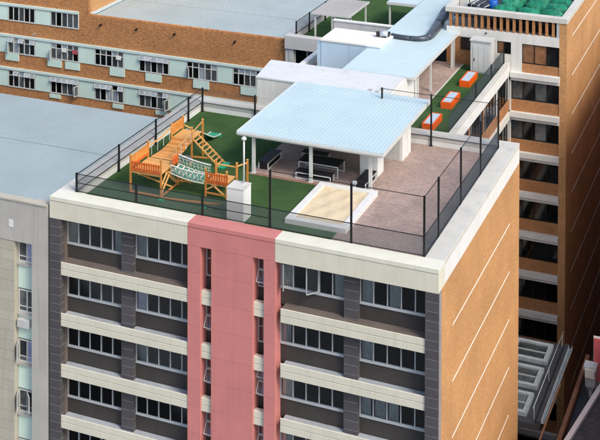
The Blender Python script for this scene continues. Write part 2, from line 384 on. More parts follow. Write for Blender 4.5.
for k in range(NF):
    zt = -1.275 if k == 0 else -4.55-FL*(k-1)           # head
    zs = -2.95 if k == 0 else -3.03-FL*k; zl = -3.79-FL*k; zk = zl-(.03 if k == 0 else .2)                    # sill, ledge
    if zl-.8 < GROUND: break
    far = k > 4
    for i, (x0, x1) in enumerate(bays):
        picks = [gl_mid if (j == 0 or (j == 1 and i == 3 and rndp.random() < .6) or rndp.random() < .08) else (gl_cur if rndp.random() < .04 else gl_dark) for j in range(5)]
        if (i, k) == (1, 1): picks[0] = gl_blue
        if (i, k) == (3, 3): picks[0] = gl_cur; picks[1] = gl_mid
        if (i, k) == (2, 2): picks[0] = gl_cur
        if (i, k) == (0, 3): picks[0] = gl_mid
        wdw = room_window(MAIN, x0, x1, zs, zt, R+.02, 5, picks)
        if (i, k) == (2, 0):
            pw = (x1-x0)/5; h_ = zt-zs-.25
            sash(wdw, (x0+.12, R-.08, zt-.12), pw-.05, h_, math.radians(62)); sash(wdw, (x0+pw*2.95, R-.08, zt-.12), pw-.05, h_, math.radians(48), -1)
        ys = R
        piece('spandrel', (x0, x1, ys, R+.2, zk-.1, zs-.054), spand, MAIN)
        piece('sill', (x0, x1, ys-.07, R+.1, zs-.05, zs-.001), alu, MAIN)
    for s0, s1 in ((-22.74, PL-.002), (PR+.3, -.712), ):
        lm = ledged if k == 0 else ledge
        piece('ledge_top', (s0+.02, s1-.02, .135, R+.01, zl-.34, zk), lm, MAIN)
        piece('slab_band', (s0, s1, .06, .13, zl-.37, zl), cream, MAIN, .012); piece('slab_band', (s0, s1, .06, .3, zl-.76, zl-.395), cream, MAIN, .012)
        piece('band_core', (s0+.02, s1-.02, .12, R+.3, zl-.75, zl-.35), ledge, MAIN)
    box('floor_slab', (-W+.31, -.37, R+.31, 6.19, zl-.74, zl-.2), roomfloor, MAIN)
    # slender slots between the pink piers
    for a, b in ((-13.68, -13.0), (-10.49, -9.82)):
        piece('slab_band', (a, b, .16, .5, zl-.37, zl), cream, MAIN, .012); piece('slab_band', (a, b, .16, .5, zl-.76, zl-.395), cream, MAIN, .012)
        wz = window(MAIN, a-.0, b, zs-.25, zt, R+.02, 2, [gl_clear], split=(zs+zt)/2-.1)
        piece('spandrel', (a, b, R, R+.2, zl-.3, zs-.254), spand, MAIN)
        if (a, k) in ((-13.68, 2), (-10.49, 2), (-10.49, 0), (-13.68, 3), (-10.49, 3), (-13.68, 1)):
            sash(wz, (a+.05, R-.06, (zs+zt)/2-.14), .5, .62, math.radians(34), top=True, fm=whiteframe, gm=gl_clear)
            if (a, k) == (-10.49, 2): sash(wz, (a+.05, R-.06, zt-.1), .5, .5, math.radians(34), top=True, fm=whiteframe, gm=gl_clear)
# tiled columns
def column(x0, x1, y0, y1, ztop, zbot, m, h=.5):
    c = box('column', (x0+.012, x1-.012, y0+.012, y1-.002, zbot, ztop), tilej, MAIN); z = ztop
    while z - h > max(zbot, -19):
        piece('tile', (x0, x1, y0, y1, z-h+.028, z-.001), m, c); z -= h
    return c
column(-W, -22.745, 0, .5, -1.275, GROUND+.02, tile_m); column(-.72, 0, 0, .5, -1.275, GROUND+.02, tile_m)
box('column_reveal', (-22.76, -22.742, .5, R+.3, GROUND+.02, -1.28), tileb, MAIN); box('column_reveal', (-.74, -.722, .5, R+.3, GROUND+.02, -1.28), tileb, MAIN)
box('column_back', (-W+.01, -22.762, .5, 1.1, GROUND+.02, -1.28), tileb, MAIN)
box('lit_side_strip', (-.03, .01, .1, .518, GROUND+.02, -1.276), tile_lit, MAIN)  # lighter strip paints sunlight onto the right side of the corner column
box('column_back', (-.718, -.345, .502, 1.1, GROUND+.02, -1.28), tileb, MAIN)
for x0, x1 in ((-18.95, -18.17), (-5.36, -4.56)): column(x0, x1, COLY, 1.0, -1.28, GROUND+.02, tile_m, .5)
# pink piers, built of storey-high rendered panels
for (x0, x1) in ((PL, -13.68), (-13.0, -10.49), (-9.82, PR)):
    z = -1.28; hs = [.95, 1.5, 1.5]; i = 0
    pier = box('pink_pier', (x0+.01, x1-.01, .04, R+.35, GROUND+.02, -1.29), pink, MAIN)
    while z > -19:
        h = 1.5; piece('render_panel', (x0, x1, .02, R+.3, z-h+.01, z), pink, pier); z -= h
# roof deck surfaces
box('roof_slab', (-22.43, -1.05, 1.05, 17.57, -.94, -.62), concrete, MAIN)
DZ = -.6
mb = MB()
TURF = mb
mb.box(-22.42, -14.8, 1.06, 17.56, DZ-.03, DZ).box(-14.8, -10.0, 1.06, 8.75, DZ-.03, DZ).box(-10.0, -6.8, 1.06, 3.2, DZ-.03, DZ)
mb.build('artificial_lawn', turf, MAIN)
MB().box(-14.798, -10.002, 9.05, 17.56, DZ-.03, DZ-.002).box(-9.998, -6.8, 3.204, 17.56, DZ-.03, DZ-.002).box(-6.796, -1.06, 1.06, 17.56, DZ-.03, DZ-.002).build('patio_paving', paver, MAIN)
box('paving_edge', (-14.798, -10.002, 8.754, 9.046, DZ-.03, DZ+.012), paver2, MAIN)

# ------------------------------------------------------------------ fences
def wires(p0, p1, z0, z1, pitch, wd, hp, parent, name, mat):
    """wire net between two plan points: upright wires every `pitch`, cross wires every `hp`"""
    p0, p1 = Vector((*p0, 0)), Vector((*p1, 0)); L = (p1-p0).length; d = (p1-p0)/L; nrm = Vector((-d.y, d.x, 0)); mb = MB(); n = int(L/pitch)
    for i in range(n):
        c = p0 + d*(i+.5)*L/n; b = len(mb.v)
        for z in (z0, z1):
            for (u, v) in ((-1, -1), (1, -1), (0, 1)): q = c + d*u*wd/2 + nrm*v*wd/2; mb.v.append((q.x, q.y, z))
        mb.f += [(b, b+1, b+4, b+3), (b+1, b+2, b+5, b+4), (b+2, b, b+3, b+5)]
    z = z0+hp
    while z < z1: mb.bar((p0.x, p0.y, z), (p1.x, p1.y, z), wd); z += hp
    return stuff(mb.build(name, mat, parent))
def fence(label, pts, posts, z0, ztop, pitch, rails, upper=None, net=None, pw=.1, zpost=DZ, wd=.004):
    f = thing('mesh_fence', label, 'fence', (*pts[0], z0))
    for (a, b) in zip(pts[:-1], pts[1:]):
        wires(a, b, z0, min(ztop, 1.05), pitch, wd, .08, f, 'net_panel', net or netm)
        for z in rails: MB().bar((*a, z), (*b, z), .035).build('rail', black, f)
        if upper:
            wires(a, b, 1.05, upper, .055, .0028, .7, f, 'upper_net', netg); MB().bar((*a, upper), (*b, upper), .03).build('rail', black, f)
    for (x, y) in posts:
        zt = upper or ztop
        p = MB().box(x-pw/2, x+pw/2, y-pw/2, y+pw/2, zpost, zt+.06).build('post', black, f)
        MB().box(x-pw/2-.05, x+pw/2+.05, y-pw/2-.05, y+pw/2+.05, zpost, zpost+.03).build('base_plate', black, p)
    return f
FY = 1.13
fence('low black mesh fence along the front parapet before the climbing frame', [(-22.34, FY), (-10.0, FY)], [(-22.34, FY), (-18.35, FY), (-14.1, FY)], 0.02, 1.05, .0105, (.03, .52, 1.05))
fence('tall black mesh fence along the front parapet beside the sandpit', [(-9.95, FY), (-1.13, FY)], [(-9.95, FY), (-5.2, FY), (-1.13, FY)], 0.02, 1.05, .0105, (.03, 1.05), upper=3.15)
fence('tall mesh fence on the right parapet above the brick side wall', [(-1.12, 1.2), (-1.12, 17.48)], [(-1.12, 3.75), (-1.12, 8.35), (-1.12, 12.9), (-1.12, 17.45)], 0.02, 1.05, .021, (.03, 1.05), upper=3.15)
fence('low mesh fence on the left parapet beside the grey metal roof', [(-22.34, 1.2), (-22.34, 17.42)], [(-22.34, 6.0), (-22.34, 10.75), (-22.34, 15.4)], 0.02, 1.02, .045, (.03, .52, 1.02), net=netg)
fence('low mesh fence along the back parapet behind the lawn', [(-22.3, 17.48), (-15.5, 17.48)], [(-22.3, 17.48), (-18.25, 17.48)], 0.02, 1.02, .05, (.03,), net=netg)
fence('mesh fence along the rear parapet from pavilion roof to right corner', [(-9.0, 17.5), (-1.2, 17.5)], [(-9.0, 17.5), (-5.6, 17.5)], 0.02, 1.05, .08, (.03,), upper=2.75, net=netg)

# floodlight on a fence post
fl = thing('floodlight', 'small floodlight on top of the fence post above the sandpit', 'lamp', (-5.2, FY, 3.25))
MB().box(-5.12, -4.92, FY-.06, FY+.1, 3.2, 3.34).build('housing', alu, fl); MB().bar((-5.2, FY, 3.22), (-5.1, FY, 3.26), .04).build('bracket', black, fl)

# ------------------------------------------------------------------ pavilion
PAV = thing('pavilion', 'open pavilion with pale blue corrugated roof on white posts', 'pavilion', (-10.7, 13, DZ))
rx0, rx1, ry0, ry1 = -15.5, -5.95, 8.72, 18.45
corrugated('roof_sheet', rx0, rx1, ry0, ry1, 1.98, 2.10, .25, .06, .012, roof_pav, PAV)
piece('fascia', (rx0+.03, rx1-.03, ry0-.03, ry0+.02, 1.72, 1.945), pale, PAV); MB().bar((rx1, ry0-.03, 1.88), (rx1, ry1-.1, 2.0), .06, .26).build('barge_board', pale, PAV)
MB().bar((rx0, ry0-.03, 1.88), (rx0, ry1-.1, 2.0), .06, .26).build('barge_board', pale, PAV)
piece('gutter', (rx0, rx1, ry0-.13, ry0-.035, 1.82, 1.94), pale, PAV)
for x, y in ((-14.5, 9.0), (-10.7, 9.05), (-6.95, 9.3)):
    p = piece('post', (x-.09, x+.09, y-.09, y+.09, DZ, 1.9), pale, PAV); piece('post_foot', (x-.14, x+.14, y-.14, y+.14, DZ, DZ+.05), pale, p)
for y in (9.05, 11.5, 14.0): piece('beam', (rx0+.2, rx1-.2, y-.06, y+.06, 1.75, 1.93), pale, PAV)
piece('storeroom_wall', (-14.65, -6.56, 14.3, 14.5, DZ, 1.93), grayp, PAV); piece('storeroom_wall', (-6.75, -6.55, 14.29, 16.1, DZ, 1.93), whitep, PAV); piece('storeroom_wall', (-14.66, -14.46, 14.29, 16.1, DZ, 1.93), whitep, PAV)
piece('pilaster', (-6.6, -6.5, 15.2, 15.4, DZ, 1.92), whitep, PAV)
piece('storage_cupboard', (-8.32, -7.16, 11.25, 12.4, DZ, 1.93), whitep, PAV)

def slat_bench(label, x0, x1, y0, y1, h, frame_side, name='slatted_bench', cat='bench', group=None):
    """black boarded seat in a white steel frame; frame_side names the side whose frame shows"""
    b = thing(name, label, cat, ((x0+x1)/2, (y0+y1)/2, DZ), group); z1 = DZ+h
    lx, ly = x1-x0, y1-y0; n = 4
    for i in range(n):
        if ly > lx: piece('slat', (x0+lx*i/n+.008, x0+lx*(i+1)/n-.008, y0, y1, z1-.04, z1), blackwood, b)
        else: piece('slat', (x0, x1, y0+ly*i/n+.008, y0+ly*(i+1)/n-.008, z1-.04, z1), blackwood, b)
    t = .06
    def hoop(xa, ya, xb, yb):
        mb = MB(); mb.bar((xa, ya, z1-.075), (xb, yb, z1-.075), t); mb.bar((xa, ya, DZ), (xa, ya, z1-.1), t); mb.bar((xb, yb, DZ), (xb, yb, z1-.1), t); mb.bar((xa, ya, DZ+.05), (xb, yb, DZ+.05), t*.9)
        mb.build('frame', pale, b)
    if ly > lx: hoop(x1-.03, y0+.03, x1-.03, y1-.03); hoop(x0+.03, y0+.03, x0+.03, y1-.03)
    else: hoop(x0+.03, y0+.03, x1-.03, y0+.03); hoop(x0+.03, y1-.03, x1-.03, y1-.03)
    return b
def side_boards(b, bx): piece('end_board', bx, blackwood, b)
b = slat_bench('long black bench with white frame beside left pavilion post', -14.5, -13.82, 9.7, 11.85, .5, 'x'); side_boards(b, (-14.48, -13.9, 9.72, 9.76, DZ+.03, DZ+.44)); side_boards(b, (-13.98, -13.94, 9.77, 11.8, DZ+.03, DZ+.42))
b = slat_bench('black bench with white frame beside the right pavilion post', -7.86, -7.14, 9.0, 11.05, .5, 'x'); side_boards(b, (-7.84, -7.22, 9.02, 9.06, DZ+.03, DZ+.44)); side_boards(b, (-7.3, -7.26, 9.07, 11.0, DZ+.03, DZ+.42))
slat_bench('black picnic table with white frame behind the middle pavilion post', -11.98, -9.35, 10.15, 11.35, .76, 'y', 'picnic_table', 'table')
b = slat_bench('low black bench in front of the picnic table', -11.8, -9.48, 9.22, 9.86, .46, 'y'); side_boards(b, (-11.76, -9.52, 9.6, 9.64, DZ+.03, DZ+.4))
b = slat_bench('small black bench in the shade behind the picnic table', -12.6, -10.9, 12.2, 12.8, .46, 'y')

# ------------------------------------------------------------------ sandpit
SP = thing('sandpit', 'square sandpit with white kerbs between lawn and paving', 'sandpit', (-8.1, 6.2, DZ))
sx0, sx1, sy0, sy1, sh = -9.95, -6.28, 3.2, 8.75, .3
for bx in ((sx0, sx1, sy0, sy0+.4), (sx0, sx1, sy1-.4, sy1), (sx0, sx0+.4, sy0+.402, sy1-.402), (sx1-.4, sx1, sy0+.402, sy1-.402)):
    piece('kerb', (*bx, DZ-.01, DZ+sh), whitep, SP, .015)
n = 24; mb = MB(); rs = random.Random(5)
for j in range(n+1):
    for i in range(n+1): mb.v.append((sx0+.35+(sx1-sx0-.7)*i/n, sy0+.35+(sy1-sy0-.7)*j/n, DZ+.19+.03*math.sin(i*.7)*math.cos(j*.5)+rs.uniform(-.02, .02)))
for j in range(n):
    for i in range(n): a = j*(n+1)+i; mb.f.append((a, a+1, a+n+2, a+n+1))
mb.build('sand', sand, SP, smooth=True)

# ------------------------------------------------------------------ white pillar with vent pole
PIL = thing('vent_pillar', 'square white plastered pillar behind the pink parapet', 'pillar', (-12.6, 2.8, DZ))
piece('shaft', (-13.14, -12.1, 2.28, 3.32, DZ, 1.25), whitep, PIL); piece('cap_slab', (-13.16, -12.08, 2.26, 3.34, 1.253, 1.31), whitetop, PIL)
VP = thing('vent_pole', 'thin white vent pole with round cap on the white pillar', 'pole', (-12.45, 3.1, 1.31))
MB().tube([(-12.45, 3.1, 1.3), (-12.45, 3.1, 3.86)], .055, 10).build('pipe', pale, VP, smooth=True)
MB().tube([(-12.45, 3.1, 3.84), (-12.45, 3.1, 3.92), (-12.45, 3.1, 4.0)], [.15, .15, .06], 14).build('cap', pale, VP); MB().tube([(-12.45, 3.1, 1.305), (-12.45, 3.1, 1.34)], .13, 12).build('flange', pale, VP)

# ------------------------------------------------------------------ climbing frame
CF = thing('climbing_frame', 'wooden climbing frame with rope bridge, ladder and green slide on the lawn', 'climbing frame', (-17.5, 6.5, DZ))
ax0, ax1, ay0, ay1, az = -20.05, -18.0, 3.45, 5.6, .8
bx0, bx1, by0, by1, bz = -20.08, -18.66, 8.7, 10.25, .95
cx0, cx1, cy0, cy1, cz = -15.68, -14.3, 4.7, 6.1, .32
def post(x, y, zt, t=.095):
    p = piece('post', (x-t/2, x+t/2, y-t/2, y+t/2, DZ, zt), wood, CF); piece('post_cap', (x-t/2-.01, x+t/2+.01, y-t/2-.01, y+t/2+.01, zt+.001, zt+.03), woodp, p)
for x in (ax0, ax1): post(x, ay0, 1.68); post(x, ay1, 1.75)
for x in (bx0, bx1): post(x, by0, 1.75); post(x, by1, 1.75)
for x in (cx0, cx1): post(x, cy0, 1.08); post(x, cy1, 1.1)
post(-13.9, 6.75, 1.12)
MB().bar((cx1, cy1, .9), (-13.9, 6.75, .95), .07).build('rail', woodp, CF)
for y in (6.1,): MB().bar((cx0, cy1, .85), (cx1, cy1, .85), .06).build('rail', woodp, CF)
def deck(x0, x1, y0, y1, z):
    n = max(3, round((y1-y0)/.17)); dy = (y1-y0)/n
    for i in range(n): piece('plank', (x0, x1, y0+dy*i+.006, y0+dy*(i+1)-.006, z-.045, z), woodp, CF)
    for x in (x0+.12, x1-.12): piece('joist', (x-.04, x+.04, y0, y1, z-.17, z-.047), wood, CF)
    piece('edge_beam', (x0-.02, x1+.02, y0-.06, y0-.002, z-.16, z+.005), woodp, CF)
deck(ax0+.06, ax1-.06, ay0+.06, ay1-.06, az); deck(bx0+.06, bx1-.06, by0+.06, by1-.06, bz); deck(cx0+.06, cx1-.06, cy0+.06, cy1-.06, cz)
def pickets(p, q, z0, h, n, m=woodo):
    p, q = Vector((*p, 0)), Vector((*q, 0)); d = (q-p)
    for z in (z0+.14, z0+h-.14): MB().bar((p.x, p.y, z), (q.x, q.y, z), .035, .07).build('picket_rail', m, CF)
    for i in range(n):
        c = p + d*(i+.5)/n; w_ = d.length/n*.62; u = d.normalized()*w_/2; o = Vector((-d.y, d.x, 0)).normalized()*.014*(-1 if d.x > 0 else 1)
        mb = MB(); t = Vector((-d.y, d.x, 0)).normalized()*.01; zt = z0+h+random.uniform(-.01, .01); prof = [(-1, z0), (1, z0), (1, zt-.06), (0, zt), (-1, zt-.06)]; k = len(prof)
        for sgn in (-1, 1):
            for (a, z) in prof: v = c + o + u*a + t*sgn; mb.v.append((v.x, v.y, z))
        mb.f += [tuple(range(k))[::-1], tuple(range(k, 2*k))] + [(i_, (i_+1) % k, k+(i_+1) % k, k+i_) for i_ in range(k)]
        mb.build('picket', m, CF)
pickets((ax0+.08, ay0-.03), (ax1-.06, ay0-.03), az-.02, .62, 12)
pickets((cx0+.06, cy0-.03), (cx1+.1, cy0-.03), cz-.06, .66, 9)
pickets((ax1+.03, 4.85), (ax1+.03, ay1-.06), az, .55, 5)
for i in range(4):          # boarded sides towards the parapet
    z = az+.12+.17*i
    piece('side_board', (ax0-.02, ax0+.02, ay0+.06, ay1-.06, z, z+.16), woodo if i < 1 else wood, CF); piece('side_board', (bx0-.02, bx0+.02, by0+.06, by1-.06, z+.12, z+.28), wood, CF)
# plank bridge between the two towers, sagging a little
n = 18
for i in range(n):
    t = (i+.5)/n; y = ay1+.05+(by0-ay1-.1)*t; z = az+(bz-az)*t-.13*math.sin(math.pi*t); xl = ax0+.15; xr = ax1-.35-.25*t
    MB().bar((xl, y, z), (xr, y, z), .155, .04).build('bridge_plank', wood if i % 3 else woodp, CF)
for x in (ax0+.02, ax1-.3):
    pts = [(x-(0 if x < -19 else .25*t), ay1+(by0-ay1)*t, 1.5+.12*t-.12*math.sin(math.pi*t)) for t in [j/8 for j in range(9)]]
    mb = MB()
    for a, b_ in zip(pts[:-1], pts[1:]): mb.bar(a, b_, .06, .07)
    mb.build('bridge_handrail', woodp, CF)
    for j in range(1, 8, 2):
        a = pts[j]; MB().bar(a, (a[0], a[1], a[2]-.68), .025).build('bridge_rope', rope, CF)
# braces and ground beams
for p, q in (((ax0, ay0, -.5), (ax1, ay0, -.5)), ((ax1, ay0, -.5), (ax1, ay1, -.5)), ((ax1+.05, ay1, -.35), (cx0, cy1, -.35)), ((ax1, ay0-.05, -.55), (cx0+1.3, cy0-.8, -.55)), ((cx0, cy0, -.35), (cx1, cy0, -.35)), ((bx1, by0, -.1), (bx1+1.2, by0+.2, -.1)), ((bx0, by0, -.4), (bx1, by0, -.4))):
    MB().bar(p, q, .08).build('ground_beam', wood, CF)
for p, q in (((ax0+.5, ay0, .65), (ax1, ay0+1.5, -.5)), ((ax1, ay0, -.4), (ax1, ay0+1.3, .65)), ((ax1, ay0+.05, .1), (ax1, ay0+.75, .68)), ((cx0, cy0, -.2), (cx0+.7, cy0, .22)), ((cx0+1.3, cy0, -.4), (cx0+.4, cy0, .2)), ((ax1, ay1, -.5), (ax1, ay0+.9, .65)), ((ax1-.1, ay1, -.5), (ax0+.3, ay1, .6))):
    MB().bar(p, q, .075).build('brace', woodp, CF)
# rope bridge: two side nets and a slatted floor
rx_a, rx_b = ax1+.06, cx0-.06
def zat(t, a, b_, sag): return a+(b_-a)*t-sag*math.sin(math.pi*t)
for y, ztop, zbot in ((5.55, (1.28, .95), (.72, .4)), (4.55, (.98, .78), (.5, .22))):
    top = [(rx_a+(rx_b-rx_a)*t, y+(-.0), zat(t, *ztop, .06)) for t in [j/10 for j in range(11)]]; bot = [(rx_a+(rx_b-rx_a)*t, y, zat(t, *zbot, .08)) for t in [j/10 for j in range(11)]]
    MB().tube(top, .042, 6).build('net_rail', rope, CF); MB().tube(bot, .036, 6).build('net_rail', rope, CF)
    mb = MB(); mg = MB(); N = 18
    for j in range(N):
        t0 = j/N; t1 = min(1, (j+1.6)/N)
        P = lambda t, s_: (rx_a+(rx_b-rx_a)*t, y, zat(t, *zbot, .08)*(1-s_)+zat(t, *ztop, .06)*s_)
        (mg if j % 2 else mb).bar(P(t0, 0), P(t1, 1), .022); (mg if j % 2 else mb).bar(P(t1, 0), P(t0, 1), .022)
    for s_ in (.33, .66): mb.bar(P(0, s_), P(1, s_), .022)
    mb.build('rope_net', rope, CF); mg.build('rope_net', ropeg, CF)
for i in range(13):
    t = (i+.5)/13; x = rx_a+(rx_b-rx_a)*t; MB().bar((x, 4.6, zat(t, .6, .3, .1)), (x, 5.5, zat(t, .7, .38, .1)), .12, .03).build('bridge_slat', ropeg if i % 2 else rope, CF)
# tyre hung at the corner of the lower tower
mb = MB(); NT_, nt_ = 16, 8; tc = Vector((ax1+.32, 5.95, .9))
for i in range(NT_):
    for j in range(nt_):
        a, b_ = 2*math.pi*i/NT_, 2*math.pi*j/nt_; rr = .28+.12*math.cos(b_); mb.v.append((tc.x+rr*math.cos(a), tc.y+rr*math.sin(a), tc.z+.1*math.sin(b_)))
for i in range(NT_):
    for j in range(nt_): mb.f.append((i*nt_+j, ((i+1) % NT_)*nt_+j, ((i+1) % NT_)*nt_+(j+1) % nt_, i*nt_+(j+1) % nt_))
mb.build('tyre_step', tyre, CF, smooth=True)
for dx, dy in ((-.25, 0), (.25, .05)): MB().bar((tc.x+dx, tc.y+dy, DZ), (tc.x+dx, tc.y+dy, .82), .07).build('tyre_post', wood, CF)
# ladder from the upper tower to the lawn
lt, lb = Vector((bx1+.02, 0, bz-.02)), Vector((-16.75, 0, DZ))
for y in (8.85, 9.65): MB().bar((lt.x, y, lt.z), (lb.x, y, lb.z), .06, .09).build('ladder_rail', woodp, CF)
for i in range(8):
    t = (i+.7)/8.6; c = lt.lerp(lb, t); MB().bar((c.x, 8.8, c.z+.03), (c.x, 9.72, c.z+.03), .06).build('rung', woodp, CF)
piece('ladder_foot', (-16.95, -16.45, 8.75, 9.75, DZ, DZ+.07), greenp, CF)
MB().bar((bx1, by0+.15, 1.4), (bx1, by1-.1, 1.62), .05).build('rail', woodp, CF); MB().bar((bx0+.1, by1, 1.2), (bx0+.5, by1+.3, .9), .06).build('rail', woodp, CF)
# green slide down the far side
pts = [(by1+.02, bz-.02), (by1+.8, .55), (by1+1.7, .05), (by1+2.5, -.35), (by1+3.1, -.47), (by1+3.6, -.48)]
mb = MB(); x0, x1 = -19.85, -19.1
for (y, z) in pts: mb.v += [(x0, y, z), (x1, y, z), (x0, y, z-.04), (x1, y, z-.04)]
for i in range(len(pts)-1):
    a = i*4; mb.f += [(a, a+1, a+5, a+4), (a+2, a+6, a+7, a+3), (a, a+4, a+6, a+2), (a+1, a+3, a+7, a+5)]
sl = mb.build('slide_chute', greenp, CF)
for x in (x0, x1):
    mb = MB()
    for (y, z), (y2, z2) in zip(pts[:-1], pts[1:]): mb.bar((x, y, z+.02), (x, y2, z2+.02), .03, .07)
    mb.build('slide_edge', pale, sl)
piece('slide_foot', (x0+.1, x1+.1, by1+3.3, by1+3.55, DZ, -.52), greenp, sl)
for i, (x, y) in enumerate(((-15.1, 3.25), (-17.85, 3.2), (-12.95, 3.75), (-17.2, 6.4))):
    tag(piece('ground_mat', (x-.16, x+.16, y-.14, y+.14, DZ+.002, DZ+.05), greenp, None), ['small green pad on the lawn before the rope bridge', 'small green pad at the foot of the front climbing post', 'small green pad beside the white pillar', 'small green pad under the rope bridge'][i], 'pad')

# ================================================================== WING behind the main roof
WG = thing('link_wing', 'connecting wing with lawn strip, white parapet and windows facing the light well', 'building', (-11, 27, GROUND))
WX = -4.4
box('wing_core', (-19.2, WX-.3, D+.02, 34.5, GROUND+.01, -.95), dark_in, WG)
piece('parapet_fascia', (WX-.34, WX-.012, D+.004, 34.85, -1.0, -.2), whitep, WG); piece('parapet_coping', (WX-.36, WX, D+.004, 34.85, -.18, 0), whitetop, WG, .012)
box('wing_roof_slab', (-19.2, WX-.33, D+.02, 34.9, -.94, -.62), concrete, WG)
box('lawn_strip', (-8.14, WX-.34, D+.02, 34.9, DZ-.03, DZ), turf, WG); box('patio_paving', (-19.2, -8.144, D+.02, 34.9, DZ-.03, DZ-.002), paver, WG)
piece('paving_edge', (-8.2, -8.08, D+.03, 34.88, DZ-.02, DZ+.02), whitetop, WG)
piece('left_parapet', (-19.45, -19.0, 22.4, 34.5, -1.2, -.05), whitep, WG)
TP = 3.08
for k in range(7):
    zt = -1.02 if k == 0 else -1.38-TP*k; zb = -2.84-TP*k; zs = -3.75-TP*k
    for (y0, y1) in ((18.8, 22.7), (22.9, 26.7), (26.9, 30.7), (30.9, 34.5)):
        f = MB(); t = .06; x = WX-.1
        f.box(x-.05, x+.03, y0, y1, zb, zb+t).box(x-.05, x+.03, y0, y1, zt-t, zt)
        ny = 4
        for i in range(ny+1):
            y = y0+(y1-y0-t)*i/ny; f.box(x-.05, x+.03, y, y+t, zb+t, zt-t)
        fo = f.build('window', black, WG)
        for i in range(ny):
            a = y0+(y1-y0-t)*i/ny+t; b_ = y0+(y1-y0-t)*(i+1)/ny; piece('pane', (x-.03, x-.01, a, b_, zb+t, zt-t), gl_mid if (i+k) % 3 == 0 else gl_dark, fo)
        piece('sill_band', (WX-.25, WX+.1, y0-.1, min(y1+.1, 34.55), zs-.6, zs), lintm, WG)
    piece('spandrel', (WX-.28, WX-.03, D+.02, 34.86, zs, zb-.002), brick_span, WG)
    for y in (18.74, 22.8, 26.8, 30.8, 34.6): piece('pier', (WX-.28, WX-.02, y-.1 if y > 19 else D+.01, min(y+.1, 34.65), zb, zt), brick_span if 20 < y < 30 else lintm, WG)
fence('mesh fence behind the white wing parapet beside orange benches', [(WX-.42, D+.3), (WX-.42, 34.7)], [(WX-.42, 26.0), (WX-.42, 30.6), (WX-.42, 34.6)], 0.02, .95, .026, (.03, .95))

# orange benches
bench_lab = ['orange box bench with pale top nearest the rear parapet fence', 'middle one of the three orange box benches', 'orange box bench nearest the white cabinet']
for i, (y0, y1) in enumerate(((20.0, 22.3), (24.6, 27.0), (29.6, 32.0))):
    x0, x1 = -7.0, -6.22
    b = thing('box_bench', bench_lab[i], 'bench', (-6.6, (y0+y1)/2, DZ), 'orange benches on the wing lawn')
    for q in ((x0, x1, y0, y0+.09), (x0, x1, y1-.09, y1), (x0, x0+.09, y0+.092, y1-.092), (x1-.09, x1, y0+.092, y1-.092)): piece('side', (*q, DZ, DZ+.47), orange, b)
    for j in range(3): piece('top_board', (x0+.095+j*.2, x0+.29+j*.2, y0+.095, y1-.095, DZ+.4, DZ+.45), benchtop, b)

# stair room, plant room, link roof
BA = thing('stair_room', 'low white box room with stained flat roof behind the pavilion', 'building', (-14, 20.5, DZ))
MB().poly([(-18.6, 18.62, -.59), (-9.0, 18.55, -.59), (-9.1, 22.35, -.59), (-19.15, 22.35, -.59)], 2.5).build('wall', lintm, BA)
MB().poly([(-18.66, 18.56, 1.915), (-8.95, 18.49, 1.915), (-9.05, 22.4, 1.915), (-19.2, 22.4, 1.915)], .1).build('flat_roof', roof_box, BA)
for p in ((-10.3, 18.9), (-9.75, 18.75), (-9.6, 19.3)): MB().box(p[0]-.12, p[0]+.12, p[1]-.1, p[1]+.1, 2.016, 2.1).build('roof_vent', concrete, BA)
piece('end_wall', (-9.35, -8.98, 18.7, 25.4, DZ, 1.75), whitep, WG)

LR = thing('walkway_roof', 'long ice blue ribbed metal roof over the wing walkway', 'roof', (-11, 30, DZ))
corrugated('roof_sheet', -13.85, -8.5, 22.9, 46, 1.86, 1.9, .46, .07, .012, roof_link, LR, along='x')
piece('edge_trim', (-8.52, -8.42, 22.9, 46, 1.72, 1.93), pale, LR); piece('edge_trim', (-13.85, -8.53, 22.84, 22.895, 1.74, 1.87), pale, LR)
for x, y in ((-8.7, 27.8), (-8.7, 33.6), (-8.7, 24.6)): piece('post', (x-.07, x+.07, y-.07, y+.07, DZ, 1.72), pale, LR)
corrugated('roof_sheet', -16.6, -13.87, 41.3, 46, 1.86, 1.9, .46, .07, .012, roof_link, LR, along='x'); piece('edge_trim', (-16.6, -13.87, 41.22, 41.29, 1.66, 1.88), pale, LR)
piece('post', (-16.45, -16.31, 41.4, 41.54, DZ, 1.7), pale, LR)
piece('post', (-8.75, -8.6, 34.0, 34.15, DZ, 1.72), pale, LR)

PB = thing('plant_room', 'plant room with cream flat roof and pale blue front wall', 'building', (-15.3, 29.8, DZ))
piece('wall', (-17.55, -12.75, 28.25, 31.4, -.9, 2.0), blueface, PB); piece('flat_roof', (-17.62, -12.7, 28.18, 31.5, 2.004, 2.12), roof_plant, PB)
piece('panel_joint', (-15.27, -15.25, 28.235, 28.26, -.8, 1.99), grayp, PB)
piece('side_upstand', (-17.9, -17.56, 28.3, 31.3, -.9, 1.85), blueface, PB)

